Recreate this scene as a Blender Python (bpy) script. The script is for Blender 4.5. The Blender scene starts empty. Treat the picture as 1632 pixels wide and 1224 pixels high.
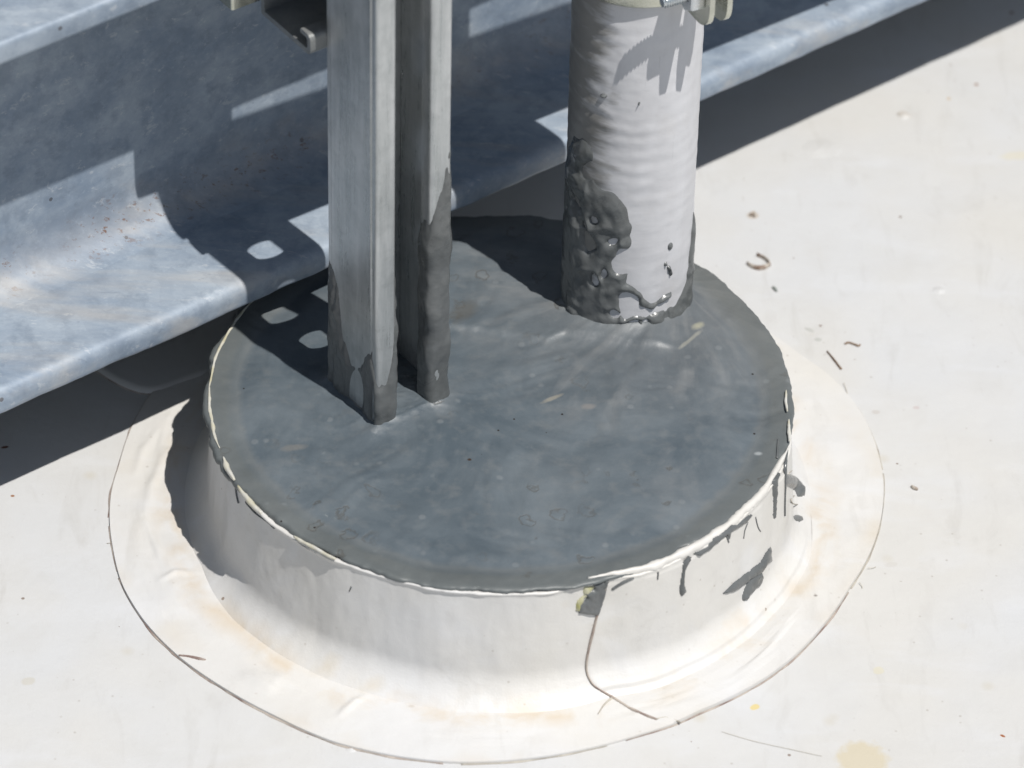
import bpy, bmesh, math, random
import numpy as np
from mathutils import Vector, noise
random.seed(7)
S = bpy.context.scene
COL = S.collection
PI = math.pi
R_ = math.radians

# ------------------------------------------------------------------ camera
PITCH, ROLL, DIST = 39.42758, 1.36219, 2.27122
TGT = Vector((0.00589, 0.01386, 0.06))
FPX = 7445.47
ph, rl = R_(PITCH), R_(ROLL)
FWD = Vector((0, math.cos(ph), -math.sin(ph)))
_r = Vector((1, 0, 0)); _u = _r.cross(FWD)
RIGHT = math.cos(rl)*_r + math.sin(rl)*_u
UP = -math.sin(rl)*_r + math.cos(rl)*_u
CAM = TGT - FWD*DIST
cd = bpy.data.cameras.new('camera'); co = bpy.data.objects.new('camera', cd); COL.objects.link(co)
cd.sensor_width = 36; cd.lens = 36*FPX/1632
cd.clip_start = .05; cd.clip_end = 400
from mathutils import Matrix
M = Matrix((RIGHT, UP, -FWD)).transposed().to_4x4(); M.translation = CAM
co.matrix_world = M
cd.dof.use_dof = True; cd.dof.focus_distance = 2.24; cd.dof.aperture_fstop = 9.0
S.camera = co

# ------------------------------------------------------------------ sky, sun, exposure
SUN_EL = 63.58
SAZ = -0.775                        # shadows run towards (sin, cos) of this
w = bpy.data.worlds.new('World'); S.world = w; w.use_nodes = True
nt = w.node_tree; nt.nodes.clear()
sky = nt.nodes.new('ShaderNodeTexSky'); sky.sky_type = 'NISHITA'; sky.sun_disc = False
sky.sun_elevation = R_(SUN_EL); sky.altitude = 300; sky.air_density = 1; sky.dust_density = .6
tx, ty = -math.sin(SAZ), -math.cos(SAZ)        # horizontal direction to the sun
sky.sun_rotation = math.atan2(tx, ty)
bg = nt.nodes.new('ShaderNodeBackground'); bg.inputs['Strength'].default_value = .085
wo = nt.nodes.new('ShaderNodeOutputWorld')
hs_ = nt.nodes.new('ShaderNodeHueSaturation'); hs_.inputs['Saturation'].default_value = .6
nt.links.new(sky.outputs[0], hs_.inputs['Color']); nt.links.new(hs_.outputs[0], bg.inputs[0]); nt.links.new(bg.outputs[0], wo.inputs[0])
sl = bpy.data.lights.new('sun', 'SUN'); so = bpy.data.objects.new('sun', sl); COL.objects.link(so)
sl.energy = 5.0; sl.angle = R_(.53); sl.color = (1, .965, .92)
ce = math.cos(R_(SUN_EL))
TOSUN = Vector((tx*ce, ty*ce, math.sin(R_(SUN_EL))))
so.rotation_euler = TOSUN.to_track_quat('Z', 'Y').to_euler()
S.view_settings.view_transform = 'Standard'; S.view_settings.look = 'None'
S.view_settings.exposure = .04; S.view_settings.gamma = 1; S.view_settings.use_curve_mapping = False

# ------------------------------------------------------------------ measured dimensions (metres)
H = .0652            # height of the pitch pan above the roof
RD = .1423           # radius of the sealant disc
PC = Vector((.06126, .07989, 0)); PR = .0315
PSI = 35.6; PSB = 38.27; PSS = 36.2
def axes(a):
    a = R_(a); return Vector((math.cos(a), math.sin(a), 0)), Vector((math.sin(a), -math.cos(a), 0))
UC, NC = axes(PSI); UB, NB = axes(PSB); US, NS = axes(PSS)
Z = Vector((0, 0, 1))
KC = Vector((-.05816, -.02883, 0)); CS = .0413

# measured positions in the 1632 x 1224 photograph -> points on the real surfaces
def ray(x, y):
    x, y = float(x), float(y)
    return CAM, FWD + ((x-816)/FPX)*RIGHT - ((y-612)/FPX)*UP
def on_z(x, y, z=0):
    c, d = ray(x, y); return c + d*((z-c.z)/d.z)
def on_plane(x, y, p0, n):
    c, d = ray(x, y); return c + d*((p0-c).dot(n)/d.dot(n))
def march(x, y, inside, a=2.0, b=2.6):
    c, d = ray(x, y); d = d.normalized(); t = a
    while t < b and not inside(c+d*t): t += .002
    lo, hi = t-.002, t
    for _ in range(16):
        m = (lo+hi)/2
        if inside(c+d*m): hi = m
        else: lo = m
    return c+d*hi

def fbm(x, y, z=0, o=4):
    return noise.fractal(Vector((x, y, z)), 1.0, 2.0, o)

# ------------------------------------------------------------------ object helpers
def tag(o, label=None, cat=None, group=None, kind=None):
    for k, v in (('label', label), ('category', cat), ('group', group), ('kind', kind)):
        if v: o[k] = v
    return o
def empty(name, label, cat, loc=(0, 0, 0), group=None):
    o = bpy.data.objects.new(name, None); COL.objects.link(o); o.location = loc
    o.empty_display_size = .02
    return tag(o, label, cat, group)
def link(name, me, mat, parent=None, smooth=True):
    if mat: me.materials.append(mat)
    o = bpy.data.objects.new(name, me); COL.objects.link(o)
    if smooth: me.shade_smooth()
    if parent:
        o.parent = parent; o.matrix_parent_inverse = Matrix.Translation(-parent.location)
    return o
def pyobj(name, V, F, mat, parent=None, smooth=True):
    me = bpy.data.meshes.new(name); me.from_pydata([tuple(v) for v in V], [], F); me.update()
    return link(name, me, mat, parent, smooth)
def autosmooth(o, deg=35):
    me = o.data
    bm = bmesh.new(); bm.from_mesh(me)
    for e in bm.edges:
        e.smooth = not (len(e.link_faces) == 2 and e.calc_face_angle(0) > R_(deg))
    bm.to_mesh(me); bm.free()
def recalc(o):
    bm = bmesh.new(); bm.from_mesh(o.data); bmesh.ops.recalc_face_normals(bm, faces=bm.faces[:])
    bm.to_mesh(o.data); bm.free()
def round_poly(pts, rad, n=5):
    """rounds the corners of an open or closed 2-D polyline; rad: one per point"""
    out = []; N = len(pts)
    for i, p in enumerate(pts):
        p = Vector(p); a = Vector(pts[i-1]); b = Vector(pts[(i+1) % N]); r = rad[i] if hasattr(rad, '__len__') else rad
        if r <= 0: out.append(p); continue
        da = (a-p).normalized(); db = (b-p).normalized(); ang = da.angle(db)
        t = r/math.tan(ang/2); t = min(t, .49*(a-p).length, .49*(b-p).length)
        s, e = p+da*t, p+db*t
        for k in range(n+1):
            q = k/n; out.append((s*(1-q)+p*q)*(1-q) + (p*(1-q)+e*q)*q)
    return out
def extrude(name, prof, O, A, B, D, length, segs, mat, parent=None, wob=None, caps=True, deg=35):
    """closed profile (a, b) in the frame A, B at O, swept along D over [length]"""
    l0, l1 = length; V = []; F = []; n = len(prof)
    ts = [l0+(l1-l0)*i/segs for i in range(segs+1)] if isinstance(segs, int) else segs
    for t in ts:
        for a, b in prof:
            v = O + A*a + B*b + D*t
            if wob: v = v + wob(a, b, t)
            V.append(v)
    for i in range(len(ts)-1):
        for j in range(n):
            k = (j+1) % n
            F.append((i*n+j, i*n+k, (i+1)*n+k, (i+1)*n+j))
    if caps:
        F.append(tuple(range(n))); F.append(tuple((len(ts)-1)*n+j for j in range(n)))
    o = pyobj(name, V, F, mat, parent); recalc(o); autosmooth(o, deg); return o
def box(name, O, A, B, D, la, lb, ld, mat, parent=None, bev=.001):
    prof = round_poly([(0, 0), (la, 0), (la, lb), (0, lb)], bev, 3)
    return extrude(name, prof, O, A, B, D, (0, ld), 1, mat, parent)

def stroke(name, pts, widths, h, surf, mat, parent=None, seg=.0012, lumpy=.15, nv=9, sink=.25):
    """flattened bead of material laid along a line on a surface: pts are points, surf(p)->normal"""
    P = [Vector(p) for p in pts]; Wd = list(widths) if hasattr(widths, '__len__') else [widths]*len(P)
    out = []; ws = []
    for i in range(len(P)-1):
        p0 = P[max(i-1, 0)]; p1 = P[i]; p2 = P[i+1]; p3 = P[min(i+2, len(P)-1)]
        k = max(2, int((p2-p1).length/seg))
        for j in range(k):
            t = j/k
            out.append(.5*((2*p1)+(p2-p0)*t+(2*p0-5*p1+4*p2-p3)*t*t+(3*p1-p0-3*p2+p3)*t**3))
            ws.append(Wd[i]*(1-t)+Wd[i+1]*t)
    out.append(P[-1]); ws.append(Wd[-1])
    V = []; F = []; n = len(out); sd = random.random()*50
    for i, p in enumerate(out):
        tan = (out[min(i+1, n-1)]-out[max(i-1, 0)]).normalized()
        N = surf(p); side = N.cross(tan).normalized()
        wv = ws[i]*(1+lumpy*fbm(p.x*300+sd, p.y*300, p.z*300))
        e = min(1, math.sqrt(min(1, min(i+.4, n-1-i+.4)*seg/max(wv*.5, 1e-5))))
        wv *= e
        hh = h*e*(1+lumpy*fbm(p.x*200, p.y*200+sd, p.z*200))
        for k in range(nv):
            a = PI*k/(nv-1); V.append(p + side*(-math.cos(a)*wv/2) + N*(math.sin(a)*hh - h*sink))
    for i in range(n-1):
        for k in range(nv-1):
            F.append((i*nv+k, i*nv+k+1, (i+1)*nv+k+1, (i+1)*nv+k))
    F.append(tuple(range(nv))); F.append(tuple((n-1)*nv+k for k in range(nv)))
    o = pyobj(name, V, F, mat, parent); recalc(o); return o

# ------------------------------------------------------------------ material helpers
class MT:
    def __init__(s, name):
        s.m = bpy.data.materials.new(name); s.m.use_nodes = True; s.t = s.m.node_tree
        s.b = s.t.nodes['Principled BSDF']; s.geo = s.n('ShaderNodeNewGeometry'); s.pos = s.geo.outputs['Position']
    def n(s, k, **kw):
        x = s.t.nodes.new(k)
        for a, v in kw.items(): setattr(x, a, v)
        return x
    def l(s, a, b): s.t.links.new(a, b)
    def set(s, x, v):
        if isinstance(v, bpy.types.NodeSocket): s.l(v, x)
        else: x.default_value = v
    def math(s, op, a, b=0., c=None, clamp=False):
        x = s.n('ShaderNodeMath', operation=op, use_clamp=clamp); s.set(x.inputs[0], a); s.set(x.inputs[1], b)
        if c is not None: s.set(x.inputs[2], c)
        return x.outputs[0]
    def vmap(s, scale=(1, 1, 1), rot=0., src=None):
        x = s.n('ShaderNodeMapping'); x.inputs['Scale'].default_value = scale; x.inputs['Rotation'].default_value = (0, 0, rot)
        s.l(src or s.pos, x.inputs[0]); return x.outputs[0]
    def noise(s, scale, detail=4, rough=.55, vec=None, dist=0., out=0):
        x = s.n('ShaderNodeTexNoise'); x.inputs['Scale'].default_value = scale; x.inputs['Detail'].default_value = detail
        x.inputs['Roughness'].default_value = rough; x.inputs['Distortion'].default_value = dist
        s.l(vec or s.pos, x.inputs['Vector']); return x.outputs[out]
    def ramp(s, f, *stops):
        x = s.n('ShaderNodeValToRGB'); s.l(f, x.inputs[0]); e = x.color_ramp.elements
        while len(e) < len(stops): e.new(.5)
        for i, (p, c) in enumerate(stops):
            e[i].position = p; e[i].color = (c, c, c, 1) if not hasattr(c, '__len__') else (*c, 1)
        return x.outputs[0]
    def rng(s, f, a, b, c=0., d=1.):
        x = s.n('ShaderNodeMapRange'); s.l(f, x.inputs[0])
        for i, v in enumerate((a, b, c, d)): x.inputs[i+1].default_value = v
        return x.outputs[0]
    def mix(s, f, a, b, mode='MIX'):
        x = s.n('ShaderNodeMix', data_type='RGBA', blend_type=mode); s.set(x.inputs[0], f)
        for i, v in ((6, a), (7, b)):
            if isinstance(v, bpy.types.NodeSocket): s.l(v, x.inputs[i])
            else: x.inputs[i].default_value = (*v, 1)
        return x.outputs[2]
    def spot(s, p, rx, ry=None, rot=0., soft=.3, wob=.35, wsc=220.):
        """mask 1 inside an irregular spot round the point p"""
        ry = ry or rx
        v = s.n('ShaderNodeVectorMath', operation='SUBTRACT'); s.l(s.pos, v.inputs[0]); v.inputs[1].default_value = tuple(p)
        vr = s.n('ShaderNodeVectorRotate', rotation_type='Z_AXIS'); s.l(v.outputs[0], vr.inputs[0]); vr.inputs['Angle'].default_value = -rot
        sc = s.n('ShaderNodeVectorMath', operation='MULTIPLY'); s.l(vr.outputs[0], sc.inputs[0]); sc.inputs[1].default_value = (1/rx, 1/ry, 1/max(rx, ry))
        ln = s.n('ShaderNodeVectorMath', operation='LENGTH'); s.l(sc.outputs[0], ln.inputs[0])
        d = s.math('ADD', ln.outputs['Value'], s.math('MULTIPLY', s.math('SUBTRACT', s.noise(wsc, 3), .5), wob*2))
        return s.rng(d, 1, 1-soft)
    def bump(s, h, strength=.3, dist=.001, prev=None):
        x = s.n('ShaderNodeBump'); s.set(x.inputs['Strength'], strength); x.inputs['Distance'].default_value = dist
        s.l(h, x.inputs['Height'])
        if prev: s.l(prev, x.inputs['Normal'])
        return x.outputs[0]
    def out(s, col=None, rough=None, metal=None, nrm=None, spec=None, coat=None, alb=.64):
        b = s.b.inputs
        if alb != 1 and col is not None:
            col = s.mix(1., col, (alb, alb, alb), 'MULTIPLY') if isinstance(col, bpy.types.NodeSocket) else tuple(x*alb for x in col)
        if col is not None:
            if isinstance(col, bpy.types.NodeSocket): s.l(col, b['Base Color'])
            else: b['Base Color'].default_value = (*col, 1)
        for k, v in (('Roughness', rough), ('Metallic', metal), ('Specular IOR Level', spec), ('Coat Weight', coat)):
            if v is not None: s.set(b[k], v)
        if nrm is not None: s.l(nrm, b['Normal'])
        return s.m

ALB = .64
def sc(c, k=ALB): return tuple(x*k for x in c)
def membrane_mat(name, base, warm, collar=False, specks=True):
    m = MT(name)
    big = m.noise(7, 3); mid = m.noise(34, 5, .6); fine = m.noise(900, 3, .6)
    c = m.mix(m.rng(big, .38, .64), base, warm)
    c = m.mix(m.math('MULTIPLY', m.rng(mid, .5, .75), .35), c, tuple(x*.9 for x in warm))
    # faint smudges and drag marks
    sm = m.noise(1, 5, .65, m.vmap((60, 18, 60), .5), .8)
    c = m.mix(m.math('MULTIPLY', m.rng(sm, .56, .72), .22), c, (.50, .48, .44))
    bl = m.noise(1, 4, .6, m.vmap((14, 40, 30), -.35), .5)
    c = m.mix(m.math('MULTIPLY', m.rng(bl, .55, .7), .25), c, (.84, .86, .90))
    if specks:
        v = m.n('ShaderNodeTexVoronoi'); v.inputs['Scale'].default_value = 85; m.l(m.pos, v.inputs['Vector'])
        hs = m.n('ShaderNodeSeparateColor'); m.l(v.outputs['Color'], hs.inputs[0])
        dot = m.math('MULTIPLY', m.math('LESS_THAN', v.outputs['Distance'], m.math('MULTIPLY', hs.outputs[1], .085)), m.math('GREATER_THAN', hs.outputs[0], .72))
        c = m.mix(m.math('MULTIPLY', dot, .75), c, (.22, .14, .09))
        v4 = m.n('ShaderNodeTexVoronoi'); v4.inputs['Scale'].default_value = 260; m.l(m.pos, v4.inputs['Vector'])
        h4 = m.n('ShaderNodeSeparateColor'); m.l(v4.outputs['Color'], h4.inputs[0])
        gr = m.math('MULTIPLY', m.math('MULTIPLY', m.rng(v4.outputs['Distance'], .22, .10), m.math('GREATER_THAN', h4.outputs[0], .90)), m.rng(m.noise(13, 3), .42, .62))
        c = m.mix(m.math('MULTIPLY', gr, .45), c, (.36, .31, .25))
        v2 = m.n('ShaderNodeTexVoronoi'); v2.inputs['Scale'].default_value = 30; m.l(m.pos, v2.inputs['Vector'])
        h2 = m.n('ShaderNodeSeparateColor'); m.l(v2.outputs['Color'], h2.inputs[0])
        d2 = m.math('MULTIPLY', m.rng(v2.outputs['Distance'], .13, .03), m.math('GREATER_THAN', h2.outputs[0], .7))
        c = m.mix(m.math('MULTIPLY', d2, .30), c, (.62, .55, .40))
    b = m.bump(fine, .22, .0003)
    b = m.bump(m.noise(160, 4, .6), .16, .0012, b)
    b = m.bump(m.noise(28, 3, .5), .12, .004, b)
    return m, c, b

# roof membrane: cool white with warm and yellow marks
m, c, b = membrane_mat('white_membrane', (.758, .768, .775), (.765, .754, .72))
for (x, y, rx, ry, rot, col, k) in (
        (1375, 1212, .0135, .0145, 0, (.72, .62, .40), .62), (1203, 1127, .0028, .0022, .5, (.85, .68, .25), .8),
        (1400, 1068, .003, .003, 0, (.80, .74, .52), .5), (1598, 1172, .0016, .0008, -.6, (.42, .13, .03), 1),
        (1200, 344, .0036, .0032, 0, (.55, .45, .33), .55), (1440, 184, .0050, .0032, 0, (.62, .58, .52), .5),
        (1240, 560, .0016, .0016, 0, (.35, .2, .15), .7), (1289, 525, .0035, .0016, -.6, (.52, .53, .49), .6),
        (1304, 541, .0022, .0016, 0, (.50, .52, .48), .6), (1556, 134, .0013, .0011, 0, (.30, .12, .04), 1),
        (1612, 20, .0016, .0013, 0, (.22, .07, .04), 1), (1512, 157, .0012, .0010, 0, (.62, .40, .15), .8),
        (1396, 657, .0024, .0018, 0, (.60, .55, .50), .5), (1460, 650, .002, .0014, 0, (.62, .5, .48), .5),
        (8, 712, .0022, .0011, .3, (.16, .05, .02), 1), (20, 790, .0012, .001, 0, (.4, .2, .1), 1),
        (1150, 960, .0020, .0016, 0, (.60, .50, .35), .5), (45, 1085, .0040, .003, .4, (.66, .62, .52), .5),
        (1620, 248, .010, .004, .2, (.80, .74, .55), .5), (1420, 900, .004, .002, .3, (.66, .63, .58), .4)):
    c = m.mix(m.math('MULTIPLY', m.spot(on_z(x, y, 0), rx, ry, rot), k), c, col)
M_ROOF = m.out(alb=.645, col=c, rough=m.rng(m.noise(50, 4), .3, .7, .38, .55), nrm=b, spec=.4)

# flashing membrane: the same sheet, warmer, with a tan dirt line where collar and skirt meet
m, c, b = membrane_mat('flashing_membrane', (.755, .755, .75), (.76, .74, .695))
sep = m.n('ShaderNodeSeparateXYZ'); m.l(m.pos, sep.inputs[0])
flat = m.n('ShaderNodeCombineXYZ'); m.l(sep.outputs[0], flat.inputs[0]); m.l(sep.outputs[1], flat.inputs[1])
ln = m.n('ShaderNodeVectorMath', operation='LENGTH'); m.l(flat.outputs[0], ln.inputs[0])
rr = m.math('ADD', ln.outputs['Value'], m.math('MULTIPLY', m.math('SUBTRACT', m.noise(22, 4, .6), .5), .022))
band = m.math('MULTIPLY', m.rng(rr, .150, .160), m.rng(rr, .172, .161))
patchy = m.rng(m.noise(26, 4, .6, dist=.6), .46, .62)
c = m.mix(m.math('MULTIPLY', m.math('MULTIPLY', band, patchy), .55), c, (.66, .53, .36))
band2 = m.math('MULTIPLY', m.rng(rr, .176, .186), m.rng(rr, .200, .190))
c = m.mix(m.math('MULTIPLY', m.math('MULTIPLY', band2, m.rng(m.noise(17, 3), .5, .68)), .4), c, (.70, .60, .45))
for (x, y, rx, ry, rot, col, k) in (
        (520, 1068, .011, .006, .2, (.63, .54, .38), .5), (590, 1095, .009, .005, .2, (.66, .57, .42), .45),
        (1160, 1008, .013, .005, .7, (.72, .55, .36), .45), (1225, 930, .012, .005, .9, (.74, .58, .38), .4),
        (655, 1122, .0024, .0016, 0, (.40, .33, .25), .8), (512, 1003, .0012, .004, .1, (.66, .66, .45), .6),
        (408, 1103, .0014, .001, 0, (.38, .22, .16), .8), (196, 903, .0012, .001, 0, (.30, .22, .16), .8),
        (210, 907, .001, .0009, 0, (.34, .25, .18), .8), (1300, 948, .0011, .0009, 0, (.15, .12, .10), .9),
        (1252, 905, .0022, .0008, .3, (.55, .5, .3), .7), (285, 840, .012, .004, 1.9, (.72, .60, .42), .4)):
    c = m.mix(m.math('MULTIPLY', m.spot(on_z(x, y, .003), rx, ry, rot, .95, .6, 120.), k), c, col)
M_FLASH = m.out(alb=.70, col=c, rough= m.rng(m.noise(50, 4), .3, .7, .36, .5), nrm=b, spec=.45)

def sealant_mat(name, streaks, warm=False):
    m = MT(name)
    mo = m.noise(15, 6, .65, dist=.7); f2 = m.noise(120, 5, .6)
    c = m.mix(m.rng(mo, .36, .64), *(((.112, .120, .120), (.178, .188, .190)) if warm else ((.092, .120, .143), (.160, .192, .215))))
    c = m.mix(m.math('MULTIPLY', m.rng(f2, .5, .72), .4), c, (.22, .235, .24))
    rg = m.rng(mo, .3, .7, .20 if warm else .38, .36 if warm else .56)
    if streaks:
        # pale drag marks fanning from the pipe, greenish wet margin round the rim
        v = m.n('ShaderNodeVectorMath', operation='SUBTRACT'); m.l(m.pos, v.inputs[0]); v.inputs[1].default_value = (.085, .085, H)
        sp = m.n('ShaderNodeSeparateXYZ'); m.l(v.outputs[0], sp.inputs[0])
        ang = m.math('ARCTAN2', sp.outputs[1], sp.outputs[0])
        dl = m.n('ShaderNodeVectorMath', operation='LENGTH'); m.l(v.outputs[0], dl.inputs[0])
        cv = m.n('ShaderNodeCombineXYZ'); m.l(m.math('MULTIPLY', ang, 4.2), cv.inputs[0]); m.l(m.math('MULTIPLY', dl.outputs['Value'], 14), cv.inputs[1])
        st = m.noise(1.6, 5, .6, cv.outputs[0], .3)
        fall = m.math('MULTIPLY', m.rng(dl.outputs['Value'], .20, .07), m.rng(m.noise(20, 3), .3, .6))
        c = m.mix(m.math('MULTIPLY', m.math('MULTIPLY', m.rng(st, .47, .70), fall), .42), c, (.42, .42, .41))
        c = m.mix(m.math('MULTIPLY', m.rng(dl.outputs['Value'], .12, .03), .35), c, (.24, .235, .225))
        sx = m.n('ShaderNodeSeparateXYZ'); m.l(m.pos, sx.inputs[0])
        cx = m.n('ShaderNodeCombineXYZ'); m.l(sx.outputs[0], cx.inputs[0]); m.l(sx.outputs[1], cx.inputs[1])
        lr = m.n('ShaderNodeVectorMath', operation='LENGTH'); m.l(cx.outputs[0], lr.inputs[0])
        rad = m.math('ADD', lr.outputs['Value'], m.math('MULTIPLY', m.math('SUBTRACT', m.noise(30, 3), .5), .006))
        c = m.mix(m.math('MULTIPLY', m.rng(rad, .125, .133), .55), c, (.165, .172, .158))
        c = m.mix(m.math('MULTIPLY', m.math('MULTIPLY', m.rng(rad, .1235, .127), m.rng(rad, .1305, .127)), .35), c, (.22, .23, .225))
        # craters and scuffs
        v = m.n('ShaderNodeTexVoronoi', feature='DISTANCE_TO_EDGE'); v.inputs['Scale'].default_value = 75; m.l(m.vmap((1, .8, 1)), v.inputs['Vector'])
        v2 = m.n('ShaderNodeTexVoronoi'); v2.inputs['Scale'].default_value = 80
        wv = m.n('ShaderNodeVectorMath', operation='ADD'); m.l(m.pos, wv.inputs[0])
        wn = m.n('ShaderNodeVectorMath', operation='SCALE'); m.l(m.noise(140, 3, out=1), wn.inputs[0]); wn.inputs['Scale'].default_value = .012; m.l(wn.outputs[0], wv.inputs[1])
        m.l(wv.outputs[0], v2.inputs['Vector'])
        h2 = m.n('ShaderNodeSeparateColor'); m.l(v2.outputs['Color'], h2.inputs[0])
        rim = m.math('MULTIPLY', m.math('MULTIPLY', m.rng(v2.outputs['Distance'], .20, .26), m.rng(v2.outputs['Distance'], .34, .28)), m.math('GREATER_THAN', h2.outputs[0], .62))
        area = m.rng(m.noise(11, 3), .46, .58)
        ring = m.math('MULTIPLY', rim, area)
        c = m.mix(m.math('MULTIPLY', ring, .5), c, (.10, .092, .078))
        v3 = m.n('ShaderNodeTexVoronoi'); v3.inputs['Scale'].default_value = 130; m.l(m.pos, v3.inputs['Vector'])
        h3 = m.n('ShaderNodeSeparateColor'); m.l(v3.outputs['Color'], h3.inputs[0])
        pin = m.math('MULTIPLY', m.math('LESS_THAN', v3.outputs['Distance'], .075), m.math('GREATER_THAN', h3.outputs[0], .93))
        c = m.mix(pin, c, (.02, .012, .008))
        dot = m.math('MULTIPLY', m.rng(v3.outputs['Distance'], .28, .16), m.math('GREATER_THAN', h3.outputs[1], .90))
        c = m.mix(m.math('MULTIPLY', dot, .30), c, (.30, .32, .33))
        for (x, y, rx, ry, rot, col, k) in (
                (1208, 720, .0026, .0018, -.3, (.42, .45, .46), .9), (880, 636, .0075, .0018, .65, (.40, .37, .30), .6),
                (938, 648, .0045, .0025, 0, (.30, .28, .26), .5), (748, 733, .0012, .0010, 0, (.05, .03, .02), 1),
                (1112, 524, .0045, .0030, .8, (.52, .50, .36), .6), (1100, 545, .011, .0015, .9, (.46, .45, .38), .5),
                (740, 500, .007, .012, -.5, (.115, .105, .085), .5), (468, 712, .008, .003, .3, (.25, .24, .22), .5)):
            c = m.mix(m.math('MULTIPLY', m.spot(on_z(x, y, H), rx, ry, rot, .5), k), c, col)
        b = m.bump(m.math('SUBTRACT', m.math('MULTIPLY', dot, .5), m.math('ADD', m.math('MULTIPLY', ring, .8), pin)), .35, .0006)
        b = m.bump(st, .10, .002, b)
    else:
        b = m.bump(m.noise(90, 4, .55), .25, .0015)
    b = m.bump(m.noise(420, 4, .6), .16, .0004, b)
    b = m.bump(m.noise(45, 4, .6), .22, .0025, b)
    return m.out(c, rg, nrm=b, spec=.45, coat=.03)
M_SEAL = sealant_mat('grey_sealant', True)
M_SMEAR = sealant_mat('grey_sealant_smear', False, warm=True)

def galv_mat(name, base, pale, metal, rough, stretch, rot, rust=False, mott=1.):
    m = MT(name)
    vec = m.vmap(stretch, rot)
    n1 = m.noise(1.0, 7, .72, vec, .25); n2 = m.noise(75, 5, .65); n3 = m.noise(330, 4, .7)
    c = m.mix(m.rng(n1, .38, .64), base, pale)
    n4 = m.noise(24, 6, .7, dist=.3)
    c = m.mix(m.math('MULTIPLY', m.rng(n4, .50, .60), .28*mott), c, pale)
    c = m.mix(m.math('MULTIPLY', m.rng(n4, .50, .38), .25*mott), c, tuple(x*.78 for x in base))
    c = m.mix(m.math('MULTIPLY', m.rng(n2, .5, .64), .45*mott), c, tuple(x*.72 for x in base))
    c = m.mix(m.math('MULTIPLY', m.rng(n3, .55, .75), .30*mott), c, tuple(min(1, x*1.25) for x in pale))
    vs = m.n('ShaderNodeTexVoronoi'); vs.inputs['Scale'].default_value = 170; m.l(m.pos, vs.inputs['Vector'])
    hv = m.n('ShaderNodeSeparateColor'); m.l(vs.outputs['Color'], hv.inputs[0])
    c = m.mix(m.math('MULTIPLY', hv.outputs[0], .22*mott), c, tuple(x*.8 for x in base))
    wsr = m.noise(1, 5, .75, m.vmap((40, 150, 150), rot), .3)
    c = m.mix(m.math('MULTIPLY', m.rng(wsr, .60, .66), .4*mott), c, (.70, .73, .76))
    c = m.mix(m.math('MULTIPLY', m.rng(wsr, .38, .33), .35*mott), c, tuple(x*.6 for x in base))
    v = m.n('ShaderNodeTexVoronoi'); v.inputs['Scale'].default_value = 60; m.l(m.pos, v.inputs['Vector'])
    h = m.n('ShaderNodeSeparateColor'); m.l(v.outputs['Color'], h.inputs[0])
    pit = m.math('MULTIPLY', m.math('LESS_THAN', v.outputs['Distance'], .07), m.math('GREATER_THAN', h.outputs[0], .8))
    c = m.mix(m.math('MULTIPLY', pit, .7*mott), c, (.06, .05, .05))
    rg = m.rng(n1, .3, .7, rough-.08, rough+.1)
    mt = metal
    if rust:
        # rust specks strung along the foot of the web and a warm bloom on the flange
        vr = m.n('ShaderNodeVectorMath', operation='DOT_PRODUCT'); m.l(m.pos, vr.inputs[0]); vr.inputs[1].default_value = tuple(-NB)
        off = m.math('ABSOLUTE', m.math('SUBTRACT', vr.outputs['Value'], rust))
        vh = m.n('ShaderNodeSeparateXYZ'); m.l(m.pos, vh.inputs[0])
        near = m.math('MULTIPLY', m.rng(off, .020, .006), m.rng(vh.outputs[2], .130, .110))
        sp = m.noise(1, 5, .75, m.vmap((150, 320, 320), -R_(PSB)), .1)
        cl = m.rng(m.noise(11, 3, .6), .44, .58)
        k = m.math('MULTIPLY', m.math('MULTIPLY', near, cl), m.rng(sp, .575, .63))
        c = m.mix(m.math('MULTIPLY', near, .28), c, (.30, .27, .245))
        c = m.mix(m.math('MULTIPLY', k, .9), c, (.16, .068, .028))
        mt = m.math('MULTIPLY', m.math('SUBTRACT', 1., k), metal)
        wb = m.rng(m.noise(1, 4, .6, m.vmap((6, 40, 40), -R_(PSB))), .52, .68)
        c = m.mix(m.math('MULTIPLY', m.math('MULTIPLY', wb, m.rng(vh.outputs[2], .14, .11)), .35), c, (.66, .60, .52))
    b = m.bump(n3, .14, .0004); b = m.bump(n1, .12, .002, b)
    return m.out(c, rg, mt, b)
BW = .10729+.06831
M_BEAM = galv_mat('galvanised_steel', (.28, .355, .455), (.49, .56, .635), .12, .55, (9, 30, 30), -R_(PSB), rust=BW)
M_CHAN = galv_mat('pregalvanised_strut', (.54, .575, .58), (.86, .88, .885), .6, .30, (90, 90, 9), 0, mott=.7)
M_BRKT = galv_mat('dark_strut', (.30, .32, .33), (.42, .43, .42), .45, .40, (30, 30, 30), 0, mott=.6)
M_ZINC = galv_mat('yellow_zinc', (.70, .72, .60), (.90, .90, .80), .92, .22, (60, 60, 60), 0, mott=.5)
M_BOLT = galv_mat('bright_zinc', (.8,.9,.95), (1,1,1), .85, .22, (80, 80, 80), 0, mott=.3)

m = MT('white_pvc')
n1 = m.noise(1, 5, .6, m.vmap((60, 60, 14)), .4)
c = m.mix(m.rng(n1, .4, .7), (.78, .785, .81), (.70, .70, .72))
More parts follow.
